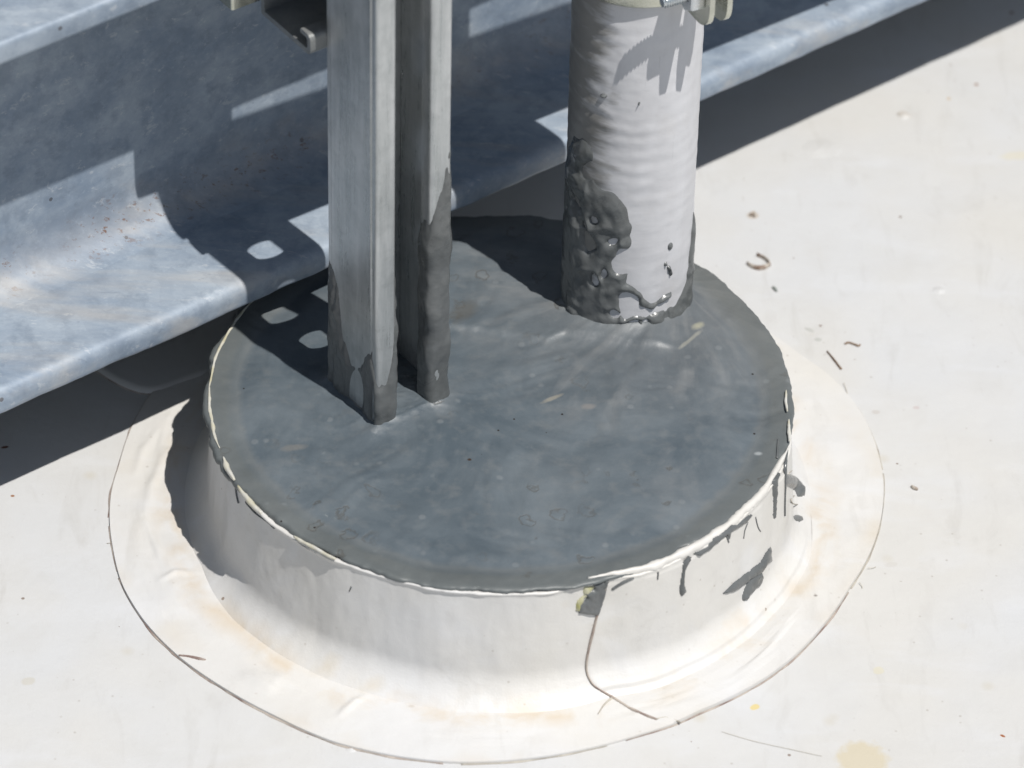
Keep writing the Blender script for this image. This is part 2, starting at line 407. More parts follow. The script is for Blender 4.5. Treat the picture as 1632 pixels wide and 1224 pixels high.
# shade plus thin sealant smear, painted down the side facing the post, ragged edge
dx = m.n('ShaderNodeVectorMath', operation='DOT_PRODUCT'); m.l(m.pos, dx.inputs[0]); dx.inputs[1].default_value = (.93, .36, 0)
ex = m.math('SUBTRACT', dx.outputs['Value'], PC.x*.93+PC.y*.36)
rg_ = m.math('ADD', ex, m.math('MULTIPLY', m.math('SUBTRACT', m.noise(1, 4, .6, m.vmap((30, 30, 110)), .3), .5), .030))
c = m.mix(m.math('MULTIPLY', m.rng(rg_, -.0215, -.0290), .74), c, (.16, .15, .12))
scr = m.noise(1, 4, .7, m.vmap((220, 220, 30)), .6)
c = m.mix(m.math('MULTIPLY', m.rng(scr, .66, .74), .35), c, (.42, .42, .43))
c = m.mix(m.math('MULTIPLY', m.rng(m.noise(40, 4, .6), .55, .75), .25), c, (.60, .56, .50))
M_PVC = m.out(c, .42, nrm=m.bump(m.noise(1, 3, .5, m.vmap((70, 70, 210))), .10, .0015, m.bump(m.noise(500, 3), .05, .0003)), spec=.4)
m = MT('lip_and_glint'); c = m.mix(m.rng(m.noise(90, 4), .4, .65), (.76, .75, .70), (.64, .60, .42))
M_LIP_GLINT = m.out(c, .4, nrm=m.bump(m.noise(150, 4), .3, .001))
m = MT('lap_dirt'); c = m.mix(m.rng(m.noise(70, 4, .6), .36, .6), (.27, .19, .165), (.60, .53, .46))
M_DIRT = m.out(c, .7)
m = MT('lap_dirt_pale'); c = m.mix(m.rng(m.noise(90, 4, .6), .36, .6), (.42, .38, .32), (.62, .58, .50))
M_DIRT2 = m.out(c, .7)
m = MT('fray'); M_FRAY = m.out((.62, .57, .46), .7)
m = MT('stained_clear_sealant'); c = m.mix(m.rng(m.noise(110, 3), .4, .6), (.42, .41, .16), (.62, .60, .42)); M_OCHRE = m.out(c, .35)
m = MT('dry_stalk'); c = m.mix(m.rng(m.noise(300, 3), .4, .6), (.17, .10, .06), (.34, .24, .16)); M_TWIG = m.out(c, .8)
m = MT('flake_shell'); c = m.mix(m.rng(m.noise(260, 3), .42, .6), (.58, .52, .45), (.24, .15, .10)); M_SHELL = m.out(c, .6)
m = MT('grey_chip'); M_CHIP = m.out((.30, .33, .31), .5)

# ------------------------------------------------------------------ roof
def skirt_noise(x, y):
    return .0006*fbm(x*9, y*9, 3, 3) + .00012*fbm(x*45, y*45, 1, 3)
def axis(lo, hi, step, far):
    a = list(np.arange(lo, hi, step)); o = [lo-.02, lo-.06, lo-.15, lo-.4, -1.2, -3, -8, -far][::-1]
    return o + a + [hi, hi+.02, hi+.06, hi+.15, 1.0, 1.4, 3, 8, far]
X = sorted(axis(-.34, .34, .004, 40)); Y = sorted(axis(-.26, .50, .004, 40))
V = []; F = []
for yy in Y:
    for xx in X:
        r = math.hypot(xx, yy); k = 1 if max(abs(xx), abs(yy)) < 2 else 0
        z = k*skirt_noise(xx, yy) if r > .13 else -.002
        V.append((xx, yy, z))
nx = len(X)
for j in range(len(Y)-1):
    for i in range(nx-1):
        F.append((j*nx+i, j*nx+i+1, (j+1)*nx+i+1, (j+1)*nx+i))
roof = pyobj('roof', V, F, M_ROOF); tag(roof, 'white single-ply roof membrane with scattered dirt specks', kind='structure')
def roofz(x, y): return skirt_noise(x, y)

# low blisters in the sheet (weather bumps), part of the roof
def blister(x, y, rx, ry, h):
    p = on_z(x, y, 0); V = []; F = []; nr, na = 8, 28
    for i in range(nr+1):
        t = i/nr
        for k in range(na):
            a = 2*PI*k/na; q = t*(1+.12*fbm(math.cos(a)*2+x, math.sin(a)*2))
            X_, Y_ = p.x+q*rx*math.cos(a), p.y+q*ry*math.sin(a)
            V.append((X_, Y_, roofz(X_, Y_) + h*(math.cos(PI*t)*.5+.5)*(1+.3*fbm(X_*500, Y_*500)) - .0002*t))
    for i in range(nr):
        for k in range(na):
            F.append((i*na+k, i*na+(k+1) % na, (i+1)*na+(k+1) % na, (i+1)*na+k))
    pyobj('blister', V, F, M_ROOF, roof)
blister(1497, 463, .0050, .0045, .0007); blister(1440, 184, .0052, .0045, .0014)
blister(1310, 238, .016, .012, .0007); blister(560, 1195, .004, .003, .0006)

# lapped sheet edge in the shade under the frame
def chaikin(P, n=2, closed=False):
    for _ in range(n):
        Q = []
        for i in range(len(P)-(0 if closed else 1)):
            a, b = P[i], P[(i+1) % len(P)]
            Q += [a*.75+b*.25, a*.25+b*.75]
        P = Q if closed else [P[0]]+Q+[P[-1]]
    return P
lap = [on_z(x, y, 0) for x, y in ((60, 520), (150, 590), (195, 618), (240, 632), (290, 612), (345, 597))]
lap = chaikin(lap, 2)
far = [Vector((p.x*1.0+.02, p.y+.16, 0)) for p in lap]
V = []; F = []
for p, q in zip(lap, far):
    for t, dz in ((0, -.0005), (0, .0016), (.03, .0019), (.3, .0018), (1, -.001)):
        a = p.lerp(q, t); V.append((a.x, a.y, roofz(a.x, a.y)+dz))
n5 = 5
for i in range(len(lap)-1):
    for k in range(4): F.append((i*n5+k, i*n5+k+1, (i+1)*n5+k+1, (i+1)*n5+k))
o = pyobj('lapped_roof_sheet', V, F, M_ROOF, roof); recalc(o)
stroke('lap_seam', [Vector((p.x, p.y, roofz(p.x, p.y))) for p in lap], .0014, .0005, lambda p: Z, M_DIRT, roof)

# ------------------------------------------------------------------ pitch pan: collar, skirt, sealant
SK = [on_z(x, y, 0) for x, y in ((175, 830), (181, 880), (195, 935), (232, 995), (280, 1045), (355, 1098), (440, 1145), (530, 1185), (620, 1206), (720, 1218),
      (830, 1214), (930, 1198), (1020, 1174), (1083, 1154), (1110, 1140), (1160, 1118), (1220, 1085), (1262, 1053), (1310, 1002), (1352, 942), (1388, 880), (1405, 820), (1408, 775),
      (1396, 715), (1375, 665), (1345, 625), (1315, 597), (1265, 560), (1240, 543))]
SK += [Vector((.19*math.cos(a), .19*math.sin(a), 0)) for a in (R_(38), R_(60), R_(85), R_(110), R_(135))]
SK += [on_z(x, y, 0) for x, y in ((240, 632), (222, 660), (207, 692), (190, 745), (178, 785))]
ska = sorted((math.atan2(p.y, p.x) % (2*PI), math.hypot(p.x, p.y)) for p in SK)
_a = np.array([a for a, r in ska]); _b = np.array([r for a, r in ska])
_a = np.concatenate((_a[-1:]-2*PI, _a, _a[:1]+2*PI)); _b = np.concatenate((_b[-1:], _b, _b[:1]))
NT = 900
TH = np.arange(NT)*2*PI/NT
ro = np.interp(TH, _a, _b)
k_ = np.hanning(17); k_ /= k_.sum()
ro = np.convolve(np.concatenate((ro[-8:], ro, ro[:8])), k_, 'valid')
def ring_interp(arr, th): return float(np.interp((th % (2*PI))*NT/(2*PI), np.arange(NT+1), np.append(arr, arr[0])))

# wall radius: slightly under the sealant at the left, standing proud of it at the right front
def bumpf(th, c, w):
    d = (math.degrees(th)-c+180) % 360-180
    return max(0, 1-abs(d)/w)**.6 if abs(d) < w else 0
RW = np.array([.1388 + .0042*min(1, 2*bumpf(t, -36, 33)) + .0032*min(1, 2*bumpf(t, -112, 44))*(1-min(1, 2*bumpf(t, -36, 33))) + .0007*fbm(math.cos(t)*3, math.sin(t)*3, 5)+.0009*fbm(math.cos(t)*10, math.sin(t)*10, 8, 2) for t in TH])
RW = np.convolve(np.concatenate((RW[-12:], RW, RW[:12])), np.hanning(25)/np.hanning(25).sum(), 'valid')
LIPZ = .004
def prof(th, z):
    """outer radius of collar at height z (z from 0 up)"""
    rw = ring_interp(RW, th)
    s = max(0, (.018-z))/.018
    base = rw + .0048*max(0, 1-z/H)**1.1 + .0125*s**2.2
    return base
def seam_theta(z):   # lap seam of the second collar strip
    return None
def cdisp(th, z, r):
    d = .0006*fbm(math.cos(th)*6, math.sin(th)*6, z*22, 3) + .00012*fbm(math.cos(th)*30, math.sin(th)*30, z*60, 3)
    # stretched folds in the right-hand wall
    dg = (math.degrees(th)+180) % 360-180
    if -62 < dg < 5 and z > .012:
        d += .0009*math.sin(math.radians(dg)*34+z*25)*math.exp(-((dg+26)/22)**2)*min(1, (z-.012)/.02)
    return d
SEAM = [(951, 982), (944, 1010), (936, 1045), (935, 1070), (944, 1090), (958, 1101), (975, 1111), (1000, 1127), (1025, 1139), (1046, 1147), (1085, 1154)]
def _seam():
    zt, rt = [], []
    for x, y in [(963, 935)]+SEAM:
        p = march(x, y, inside_collar)
        (zt if p.z > .004 else rt).append((p.z if p.z > .004 else math.hypot(p.x, p.y), math.atan2(p.y, p.x)))
    return sorted(zt), sorted(rt)
ZT = RT = None
def lap_side(p):
    """0..1 height factor of the second sheet at p"""
    if ZT is None: return 0
    th = math.atan2(p.y, p.x)
    if p.z > .004: t0 = np.interp(p.z, [a for a, b in ZT], [b for a, b in ZT])
    else: t0 = np.interp(math.hypot(p.x, p.y), [a for a, b in RT], [b for a, b in RT])
    r = .15; d = (th-t0)*r
    return sstep0(d, -.0006, .0006)*(1-sstep0(math.degrees(th), -20, -2)) if math.degrees(th) < 5 else 0
def sstep0(x, a, b):
    t = max(0, min(1, (x-a)/(b-a))); return t*t*(3-2*t)
def inside_collar(p):
    th = math.atan2(p.y, p.x); r = math.hypot(p.x, p.y)
    if p.z < .0017+(skirt_noise(p.x, p.y) if math.hypot(p.x, p.y) < .25 else 0): return True
    if p.z > H: return False
    return r < prof(th, p.z)+cdisp(th, p.z, r)+(.0009*lap_side(p) if p.z > .0045 else 0)
def collar_normal(p):
    e = .0012; th = math.atan2(p.y, p.x); rd = Vector((math.cos(th), math.sin(th), 0)); z = max(p.z, .0005)
    if z < .0021: return Z.copy()
    s = (prof(th, z+e)-prof(th, z-e if z > e else 0))/(2*e if z > e else z+e)
    return (rd - Z*s).normalized()
def on_collar(x, y): return march(x, y, inside_collar)

ZT, RT = _seam()
pan = empty('pitch_pan', 'round white flashed roof penetration pan filled with grey sealant', 'roof flashing')
# skirt and wall: one welded sheet shape, two parts
zs = [.0016+.0174*(i/18)**1.3 for i in range(19)] + list(np.linspace(.0205, H-.0045, 34))
V = []; F = []
for i, z in enumerate(zs):
    for t in TH:
        r = prof(t, z); r += cdisp(t, z, r)*(1 if i > 2 else i/3)+(.0009*lap_side(Vector((r*math.cos(t), r*math.sin(t), z))) if z > .0045 else 0); V.append((r*math.cos(t), r*math.sin(t), z+(roofz(r*math.cos(t), r*math.sin(t)) if z < .01 else 0)))
# rolled top lip
for (dr, dz) in ((.0005, -.0020), (.0009, -.0012), (.0004, -.0006), (-.0012, -.0006), (-.004, -.0014), (-.006, -.003)):
    for t in TH:
        r = prof(t, H)+dr+.0005*fbm(math.cos(t)*14, math.sin(t)*14, 2); zz = H+dz-.0012+.0006*fbm(math.cos(t)*9, math.sin(t)*9, 8)
        V.append((r*math.cos(t), r*math.sin(t), zz))
rows = len(V)//NT
for i in range(rows-1):
    for j in range(NT):
        k = (j+1) % NT; F.append((i*NT+j, i*NT+k, (i+1)*NT+k, (i+1)*NT+j))
pyobj('collar', V, F, M_FLASH, pan)
V = []; F = []
FOLD = [([on_z(x, y, 0) for x, y in P_], sg, hh) for P_, sg, hh in (
    ([(540, 1148), (552, 1134), (566, 1122), (582, 1114)], .0016, .0011), ([(255, 930), (280, 916), (310, 918)], .0016, .0009), ([(235, 820), (240, 780), (256, 745), (268, 720)], .0028, .0012),
    ([(215, 760), (228, 720), (250, 690)], .0022, .0007), ([(1040, 1060), (1090, 1046), (1140, 1020)], .004, .0009), ([(380, 1075), (430, 1100), (445, 1085)], .0030, .0008),
    ([(268, 860), (300, 900), (340, 935)], .0035, .0010), ([(1230, 930), (1290, 860), (1310, 800)], .005, .0007))]
def fold_h(x, y):
    h = 0; p = Vector((x, y, 0))
    for P_, sg, hh in FOLD:
        if (P_[1]-p).length > .03: continue
        L = 0; tot = sum((b-a).length for a, b in zip(P_[:-1], P_[1:])); best = (9, 0)
        for a, b in zip(P_[:-1], P_[1:]):
            ab = b-a; t = max(0, min(1, (p-a).dot(ab)/ab.dot(ab))); d = (p-(a+ab*t)).length
            if d < best[0]: best = (d, (L+t*ab.length)/tot)
            L += ab.length
        h += hh*math.exp(-(best[0]/sg)**2)*math.sin(PI*min(1, max(0, .08+.84*best[1])))
    return h
WR = [(-40, 4, .0011), (-128, 3, .0010), (-152, 5, .0009), (-168, 4, .0010), (168, 4, .0008), (-95, 5, .0005), (-62, 4, .0007)]
def skirt_h(t, r, q):
    x, y = r*math.cos(t), r*math.sin(t)
    h = roofz(x, y)+.0016
    dg = math.degrees(t)
    for c0, wd, hh in WR:
        d = (dg-c0+180+12*fbm(q*2, c0)) % 360-180
        h += hh*math.exp(-(d/wd)**2)*math.sin(PI*min(1, max(0, q)))**2
    h += fold_h(x, y)+.0009*lap_side(Vector((x, y, .001)))*min(1, q*4)
    h += .00030*fbm(x*60, y*60, 4, 3)*math.sin(PI*min(1, q))
    return h
NQ = 44
for t, r1 in zip(TH, ro):
    r0 = prof(t, .0016)-.0005
    for q in range(NQ):
        s = q/(NQ-1); r = r0+(r1-r0)*s
        V.append((r*math.cos(t), r*math.sin(t), skirt_h(t, r, s)))
    r = r1+.0002; V.append((r*math.cos(t), r*math.sin(t), roofz(r*math.cos(t), r*math.sin(t))+.0009))
    r = r1-.0001; V.append((r*math.cos(t), r*math.sin(t), roofz(r*math.cos(t), r*math.sin(t))-.0008))
n2 = NQ+2
for j in range(NT):
    k = (j+1) % NT
    for q in range(n2-1): F.append((j*n2+q, j*n2+q+1, k*n2+q+1, k*n2+q))
o = pyobj('skirt', V, F, M_FLASH, pan); recalc(o); autosmooth(o, 50)
# dark edge line of the skirt, broken and thinning towards the back right
def edge_line(d0, d1, wd, mat):
    pts = []; ws = []
    for dg in np.arange(d0, d1, 1.0):
        t = R_(dg) % (2*PI); r = ring_interp(ro, t)+.0004
        x, y = r*math.cos(t), r*math.sin(t); pts.append((x, y, roofz(x, y)+.0002))
        ws.append(wd*(.66+1.3*max(-.42, fbm(x*60, y*60, 9))))
    stroke('skirt_edge_line', pts, ws, .0005, lambda p: Z, mat, pan, seg=.004, nv=5)
edge_line(-228, -172, .0013, M_DIRT); edge_line(-171, -160, .0009, M_DIRT); edge_line(-159.5, -96, .00105, M_DIRT); edge_line(-94, -72, .0009, M_DIRT2)
edge_line(-70, -20, .0010, M_DIRT); edge_line(-20, 8, .0008, M_DIRT2); edge_line(8, 34, .0009, M_DIRT2)
# hair-like fray on the right-hand edge
for (x, y, x2, y2) in ((1383, 905, 1396, 903), (1370, 928, 1374, 938), (222, 690, 206, 700), (184, 860, 170, 866), (1345, 610, 1352, 640)):
    stroke('edge_fray', [on_z(x, y, .0012), on_z((x+x2)/2+2, (y+y2)/2+1, .0008), on_z(x2, y2, .0003)], .00028, .0001, lambda p: Z, M_FRAY, pan, nv=5)

# second strip: raised lap seam down the front
def cstroke(name, pix, wpx, h, mat, **kw):
    P = [on_collar(x, y) for x, y in pix]
    W_ = [w_/3280 for w_ in wpx] if hasattr(wpx, '__len__') else wpx/3280
    return stroke(name, P, W_, h, collar_normal, mat, pan, **kw)
cstroke('lap_seam', [(966, 930), (958, 960)]+SEAM[:-1], [3, 3, 4, 4, 4, 3.5, 3.5, 3.5, 4.5, 4.5, 4.5, 3], .0012, M_DIRT, nv=5, sink=.05)
cstroke('lap_seam', [(1046, 1147), (1065, 1145), (1085, 1152)], [3, 3, 2.5], .0012, M_DIRT2, nv=5, sink=.05)
cstroke('lap_seam', [(976, 1112), (964, 1122), (953, 1138)], [4, 3, 1.5], .0008, M_DIRT2, nv=5)
cstroke('wrinkle', [(285, 1045), (300, 1046), (318, 1050), (328, 1052)], [2, 4, 6, 2], .0010, M_DIRT, nv=5)

# pale bare lip beyond the sealant; left beads paint a highlight along the ridge
def lip_tube(angs, rad, dr, dz, mat, name='lip_and_glint'):
    pts = []; ws = []
    for k, dg in enumerate(angs):
        t = R_(dg); r = prof(t, H)+dr+.0006*fbm(dg*.12, 3); e = math.sin(PI*(k+.5)/len(angs))**.4
        pts.append((r*math.cos(t), r*math.sin(t), H+dz)); ws.append(rad*2*e*(1+.35*fbm(dg*.3, 7)))
    stroke(name, pts, ws, rad*1.1, lambda p: (Z*1.0+Vector((p.x, p.y, 0)).normalized()*.3).normalized(), mat, pan, lumpy=.3)
lip_tube(np.arange(-72, -14, 1.2), .0022, -.0012, -.0008, M_FLASH)
for a0, a1, rad in ((-217, -178, .0007), (-180, -160, .0009), (-158, -150, .0012), (-149, -139, .0013), (-131, -120, .0010)):
    lip_tube(np.arange(a0, a1, 1.0), rad, .0013, .0001, M_LIP_GLINT)
for a0, a1, rad in ((-4, 3, .0007), (-13, -6, .0008)):
    lip_tube(np.arange(a0, a1, .8), rad, -.0006, .0013, M_LIP_GLINT)

# sealant fill: the whole top with its mounds, smears and drooping rim
CU = [KC, KC+UC*CS, KC-NC*CS, KC-NC*CS+UC*CS]
def chan_dist(x, y):
    d = Vector((x, y, 0))-KC; a = d.dot(UC); b = -d.dot(NC)
    qx = max(-a, 0, a-CS); qy = max(-b, 0, b-CS)
    return math.hypot(qx, qy), a, b
ridge = [on_z(x, y, H) for x, y in ((700, 520), (760, 524), (810, 533), (870, 545), (900, 534), (950, 540), (1010, 552), (1080, 556))]
def ridge_d(x, y):
    best = 9; sgn = 0; p = Vector((x, y, H))
    for a, b in zip(ridge[:-1], ridge[1:]):
        ab = b-a; t = max(0, min(1, (p-a).dot(ab)/ab.dot(ab))); q = a+ab*t; d = (p-q).length
        if d < best: best = d; sgn = 1 if (p-q).y > 0 else -1
    return best*sgn
def seal_h(x, y):
    r = math.hypot(x, y)
    h = .0007*fbm(x*16, y*16, 2, 3)+.00016*fbm(x*75, y*75, 6, 3)
    dp = math.hypot(x-PC.x, y-PC.y)-PR
    h += .0035*math.exp(-max(dp, 0)/.006)*(1+.3*fbm(x*50, y*50))
    h += .0018*math.exp(-max(dp, 0)/.030)
    dc, a, b = chan_dist(x, y)
    h += .0034*math.exp(-dc/.007)*(1+.4*fbm(x*80, y*80))
    rd = ridge_d(x, y)
    ed = max(0, x-ridge[-1].x+.012, ridge[0].x-x); fd = math.exp(-(ed/.012)**2)
    w_ = fd/(1+math.exp(-rd/.0022))
    fall = math.exp(-max(0, rd)/.05)
    h += .0022*w_*fall+.0009*fd*math.exp(-(rd/.0020)**2)
    wx = fbm(x*14, y*14, 11, 2); h += .0011*fbm(x*22+1.6*wx, y*30+1.6*wx, 4, 3)
    # drag furrows radiating from the pipe
    th = math.atan2(y-.085, x-.085); dd = math.hypot(x-.085, y-.085)
    h += .0006*fbm(th*5+2*dd*10, dd*9, 4, 3)*math.exp(-(dd/.11)**2)*min(1, dd/.04)
    # rim: shallow gutter then a rolled edge
    h -= .0012*math.exp(-((r-.126)/.006)**2)
    return h
def seal_R(th):
    dg = (math.degrees(th)+180) % 360-180
    r = RD + .0007*fbm(math.cos(th)*5, math.sin(th)*5, 1, 3)+.00045*fbm(math.cos(th)*24, math.sin(th)*24, 2, 3)
    r -= .0006*min(1, 2*bumpf(th, -36, 33))
    r -= .0035*math.exp(-((dg+50.5)/3.0)**2)      # bite at the lifted lip
    r += .0011*fbm(math.cos(th)*9, math.sin(th)*9, 7, 3)+.0005*fbm(math.cos(th)*40, math.sin(th)*40, 3, 2)
    r -= .0016*math.exp(-((dg+132)/14)**2)
    if dg < -158 or dg > 150: r += .0010*math.sin(dg*.42)+.0006
    return r
NS2 = 720; V = [(0, 0, H+seal_h(0, 0))]; F = []
radii = list(np.linspace(.0015, .975, 95)**1.0)
for f in radii:
    for j in range(NS2):
        t = 2*PI*j/NS2; R = seal_R(t); r = f*R; x, y = r*math.cos(t), r*math.sin(t)
        V.append((x, y, H+seal_h(x, y)))
for (f, dz) in ((.985, .0002), (.993, -.0002), (.998, -.0010), (1.0, -.0022), (.999, -.0033), (.995, -.0042), (.985, -.0046), (.96, -.0040)):
    for j in range(NS2):
        t = 2*PI*j/NS2; R = seal_R(t); x, y = f*R*math.cos(t), f*R*math.sin(t)
        dg = (math.degrees(t)+180) % 360-180
        dr = 1+.35*fbm(math.cos(t)*16, math.sin(t)*16, 5)
        if -128 < dg < -10: dr *= .5
        V.append((x, y, H+min(seal_h(.97*x, .97*y), .002)+dz*dr))
nr = (len(V)-1)//NS2
for j in range(NS2): F.append((0, 1+j, 1+(j+1) % NS2))
for i in range(nr-1):
    for j in range(NS2):
        k = (j+1) % NS2; F.append((1+i*NS2+j, 1+(i+1)*NS2+j, 1+(i+1)*NS2+k, 1+i*NS2+k))
pyobj('sealant_fill', V, F, M_SEAL, pan)

# runs and drips of sealant on the collar and skirt
DR = [([(1254, 716), (1252, 745), (1251, 780), (1250, 822)], [3, 6, 5, 2], .0010),
      ([(1158, 853), (1161, 864)], [5, 3], .0008),
      ([(1192, 832), (1187, 845), (1185, 858)], [2, 2.5, 2], .0005),
      ([(1204, 824), (1208, 840), (1212, 847)], [2, 2.5, 2], .0005),
      ([(1049, 912), (1048, 923)], [3, 3], .0006),
      ([(975, 940), (990, 930), (1010, 921)], [6, 6, 2], .0010),
      ([(376, 772), (377, 785), (381, 802)], [6, 5, 2], .0010),
      ([(392, 800), (408, 818), (425, 830), (438, 842)], [5, 4, 5, 2], .0009),
      ([(470, 858), (490, 872), (515, 884), (545, 897)], [5, 6, 5, 2], .0010),
      ([(560, 935), (557, 942)], [3, 2], .0005),
      ([(1240, 700), (1238, 730)], [4, 3], .0008)]
def patch(name, poly, h, mat, step=1.6, edge=5.0):
    xs = [p[0] for p in poly]; ys = [p[1] for p in poly]
    def sdist(x, y):
        ins = False; best = 1e9; n = len(poly)
        for i in range(n):
            (x1, y1), (x2, y2) = poly[i], poly[(i+1) % n]
            if (y1 > y) != (y2 > y) and x < (x2-x1)*(y-y1)/(y2-y1)+x1: ins = not ins
            dx, dy = x2-x1, y2-y1; t = max(0, min(1, ((x-x1)*dx+(y-y1)*dy)/(dx*dx+dy*dy)))
            best = min(best, math.hypot(x-x1-t*dx, y-y1-t*dy))
        return best if ins else -best
    V = []; F = []; D = []; gx = np.arange(min(xs)-3, max(xs)+3, step); gy = np.arange(min(ys)-3, max(ys)+3, step)
    for y in gy:
        for x in gx:
            d = sdist(x, y)+.8*fbm(x*.12, y*.12, 3); D.append(d)
            p = on_collar(x, y) if d > -3*step else Vector((0, 0, 0))
            V.append(p+collar_normal(p)*(1.35*h*math.sqrt(max(0, min(1, d/edge)))*(1+.3*fbm(x*.1, y*.1)) - (.0003 if d < 0 else 0)) if d > -3*step else p)
    n = len(gx)
    for j in range(len(gy)-1):
        for i in range(n-1):
            ids = (j*n+i, j*n+i+1, (j+1)*n+i+1, (j+1)*n+i)
            if max(D[q] for q in ids) > -.4 and min(D[q] for q in ids) > -3*step: F.append(ids)
    o = pyobj(name, V, F, mat, pan)
    bm = bmesh.new(); bm.from_mesh(o.data); bmesh.ops.delete(bm, geom=[v for v in bm.verts if not v.link_faces], context='VERTS'); bm.to_mesh(o.data); bm.free()
    recalc(o); return o
patch('sealant_patch', [(944, 930), (970, 924), (964, 950), (954, 981), (921, 977), (922, 962), (936, 952), (930, 944), (947, 938)], .0013, M_SMEAR)
patch('clear_sealant', [(930, 934), (949, 933), (940, 948), (932, 953), (926, 975), (917, 974), (919, 958), (930, 948)], .0009, M_OCHRE)
patch('sealant_patch', [(1228, 872), (1230, 894), (1222, 900), (1215, 912), (1196, 924), (1170, 942), (1151, 947), (1170, 928), (1194, 910), (1212, 896), (1222, 878)], .0013, M_SMEAR)
patch('sealant_patch', [(1212, 908), (1216, 920), (1211, 934), (1202, 941), (1190, 956), (1182, 957), (1186, 938), (1196, 920)], .0014, M_SMEAR)
patch('sealant_patch', [(1252, 755), (1262, 757), (1275, 768), (1283, 778), (1282, 790), (1272, 792), (1266, 780), (1252, 772)], .0015, M_SMEAR)
patch('sealant_patch', [(1264, 823), (1270, 820), (1278, 824), (1280, 829), (1274, 832), (1267, 829)], .0011, M_SMEAR)
patch('sealant_patch', [(1108, 883), (1120, 876), (1140, 858), (1160, 845), (1180, 828), (1200, 819), (1190, 832), (1165, 848), (1162, 862), (1158, 852), (1130, 876), (1115, 886)], .0013, M_SMEAR)
patch('sealant_patch', [(1098, 888), (1102, 890), (1092, 908), (1090, 930), (1094, 942), (1086, 950), (1082, 942), (1086, 920), (1088, 900)], .0013, M_SMEAR)
patch('sealant_patch', [(1236, 752), (1243, 756), (1240, 764), (1238, 800), (1236, 826), (1232, 826), (1232, 790), (1230, 772)], .0010, M_SMEAR)
for pix, wpx, h in DR: cstroke('sealant_drip', pix, wpx, h, M_SMEAR)
cstroke('sealant_drip', [(928, 974), (945, 977), (956, 974)], [4, 5, 4], .0008, M_SMEAR)
for (x, y) in ((1262, 750), (1266, 790)):   # thin curled threads
    cstroke('sealant_thread', [(x, y), (x-5, y+5), (x-3, y+12), (x+5, y+14)], [1.5, 2, 2, 1.5], .0005, M_DIRT2, nv=5)

# ------------------------------------------------------------------ vertical slotted strut
CH_TOP = .95; T_ = .0025
strut = empty('slotted_strut_post', 'upright slotted galvanised steel channel standing in the grey sealant, foot smeared grey', 'steel channel', (KC.x, KC.y, H))
def chan_side(mirror):
    """half of the channel: side wall, front return and inturned lip; a along UC from KC, b into depth (-NC)"""
    w_, t = .0113, T_
    P = [(0, CS-.0027), (0, .0056), (.0007, .0050), (.0007, .0044), (0, .0040), (0, 0), (w_, 0), (w_, .0085), (w_-t*.9, .0085), (w_-t*.9, t), (t, t), (t, CS-.0027)]
    Rr = [0, 0, 0, 0, 0, .0034, .0036, .0008, .0008, .0014, .0016, 0]
    pr = round_poly(P, Rr, 6)
    return [(CS-a if mirror else a, b) for a, b in pr]
def slotted_plate(name, O, A, N, W_, thick, z0, z1, first, pitch, sw, slen, mat, parent):
    """plate in the A / Z plane with round-ended slots punched through it"""
    V = []; F = []
    NP = 32
    slot = []
    for k in range(NP):
        a = 2*PI*(k+.5)/NP; cx, cz = math.cos(a), math.sin(a)
        slot.append((-.0022+sw/2*cx, (slen/2-sw/2)*(1 if cz > 0 else -1)+sw/2*cz))
    z = first
    while z-pitch > z0: z -= pitch
    cells = []
    while z < z1+pitch:
        cells.append(z); z += pitch
    for zc in cells:
        lo, hi = zc-pitch/2, zc+pitch/2
        rect = []
        for sx, sz in slot:   # matching points on the tile outline
            a = math.atan2(sz/(pitch/2), sx/(W_/2)); c_, s_ = math.cos(a), math.sin(a); m_ = max(abs(c_), abs(s_))
            rect.append((c_/m_*W_/2, s_/m_*pitch/2))
        # snap nearest to corners
        for cx, cz in ((W_/2, pitch/2), (-W_/2, pitch/2), (-W_/2, -pitch/2), (W_/2, -pitch/2)):
            i = min(range(NP), key=lambda q: (rect[q][0]-cx)**2+(rect[q][1]-cz)**2); rect[i] = (cx, cz)
        base = len(V)
        for dep in (0, thick):
            for (sx, sz) in slot: V.append(O+A*(W_/2+sx)-N*dep+Z*(zc+sz))
            for (sx, sz) in rect: V.append(O+A*(W_/2+sx)-N*dep+Z*(zc+sz))
        for k in range(NP):
            q = (k+1) % NP; b0, b1 = base, base+2*NP
            F += [(b0+k, b0+q, b0+NP+q, b0+NP+k), (b1+k, b1+NP+k, b1+NP+q, b1+q), (b0+k, b1+k, b1+q, b0+q)]
            if abs(abs(rect[k][0])-W_/2) < 1e-6 and abs(abs(rect[q][0])-W_/2) < 1e-6 and rect[k][0]*rect[q][0] > 0:
                F.append((b0+NP+k, b0+NP+q, b1+NP+q, b1+NP+k))
    o = pyobj(name, V, F, mat, parent, smooth=False)
    return o
for mir in (0, 1):
    extrude('channel_side', chan_side(mir), KC, UC, -NC, Z, (H-.02, CH_TOP), [H-.02+.01*i for i in range(0, int((CH_TOP-H+.02)/.01))], M_CHAN, strut,
            wob=lambda a, b, t: Vector((0, 0, 0)))
slotted_plate('slotted_back', KC-NC*(CS-.0025), UC, NC, CS, .0025, H-.02, CH_TOP, .1322, .0546, .0165, .0310, M_CHAN, strut)

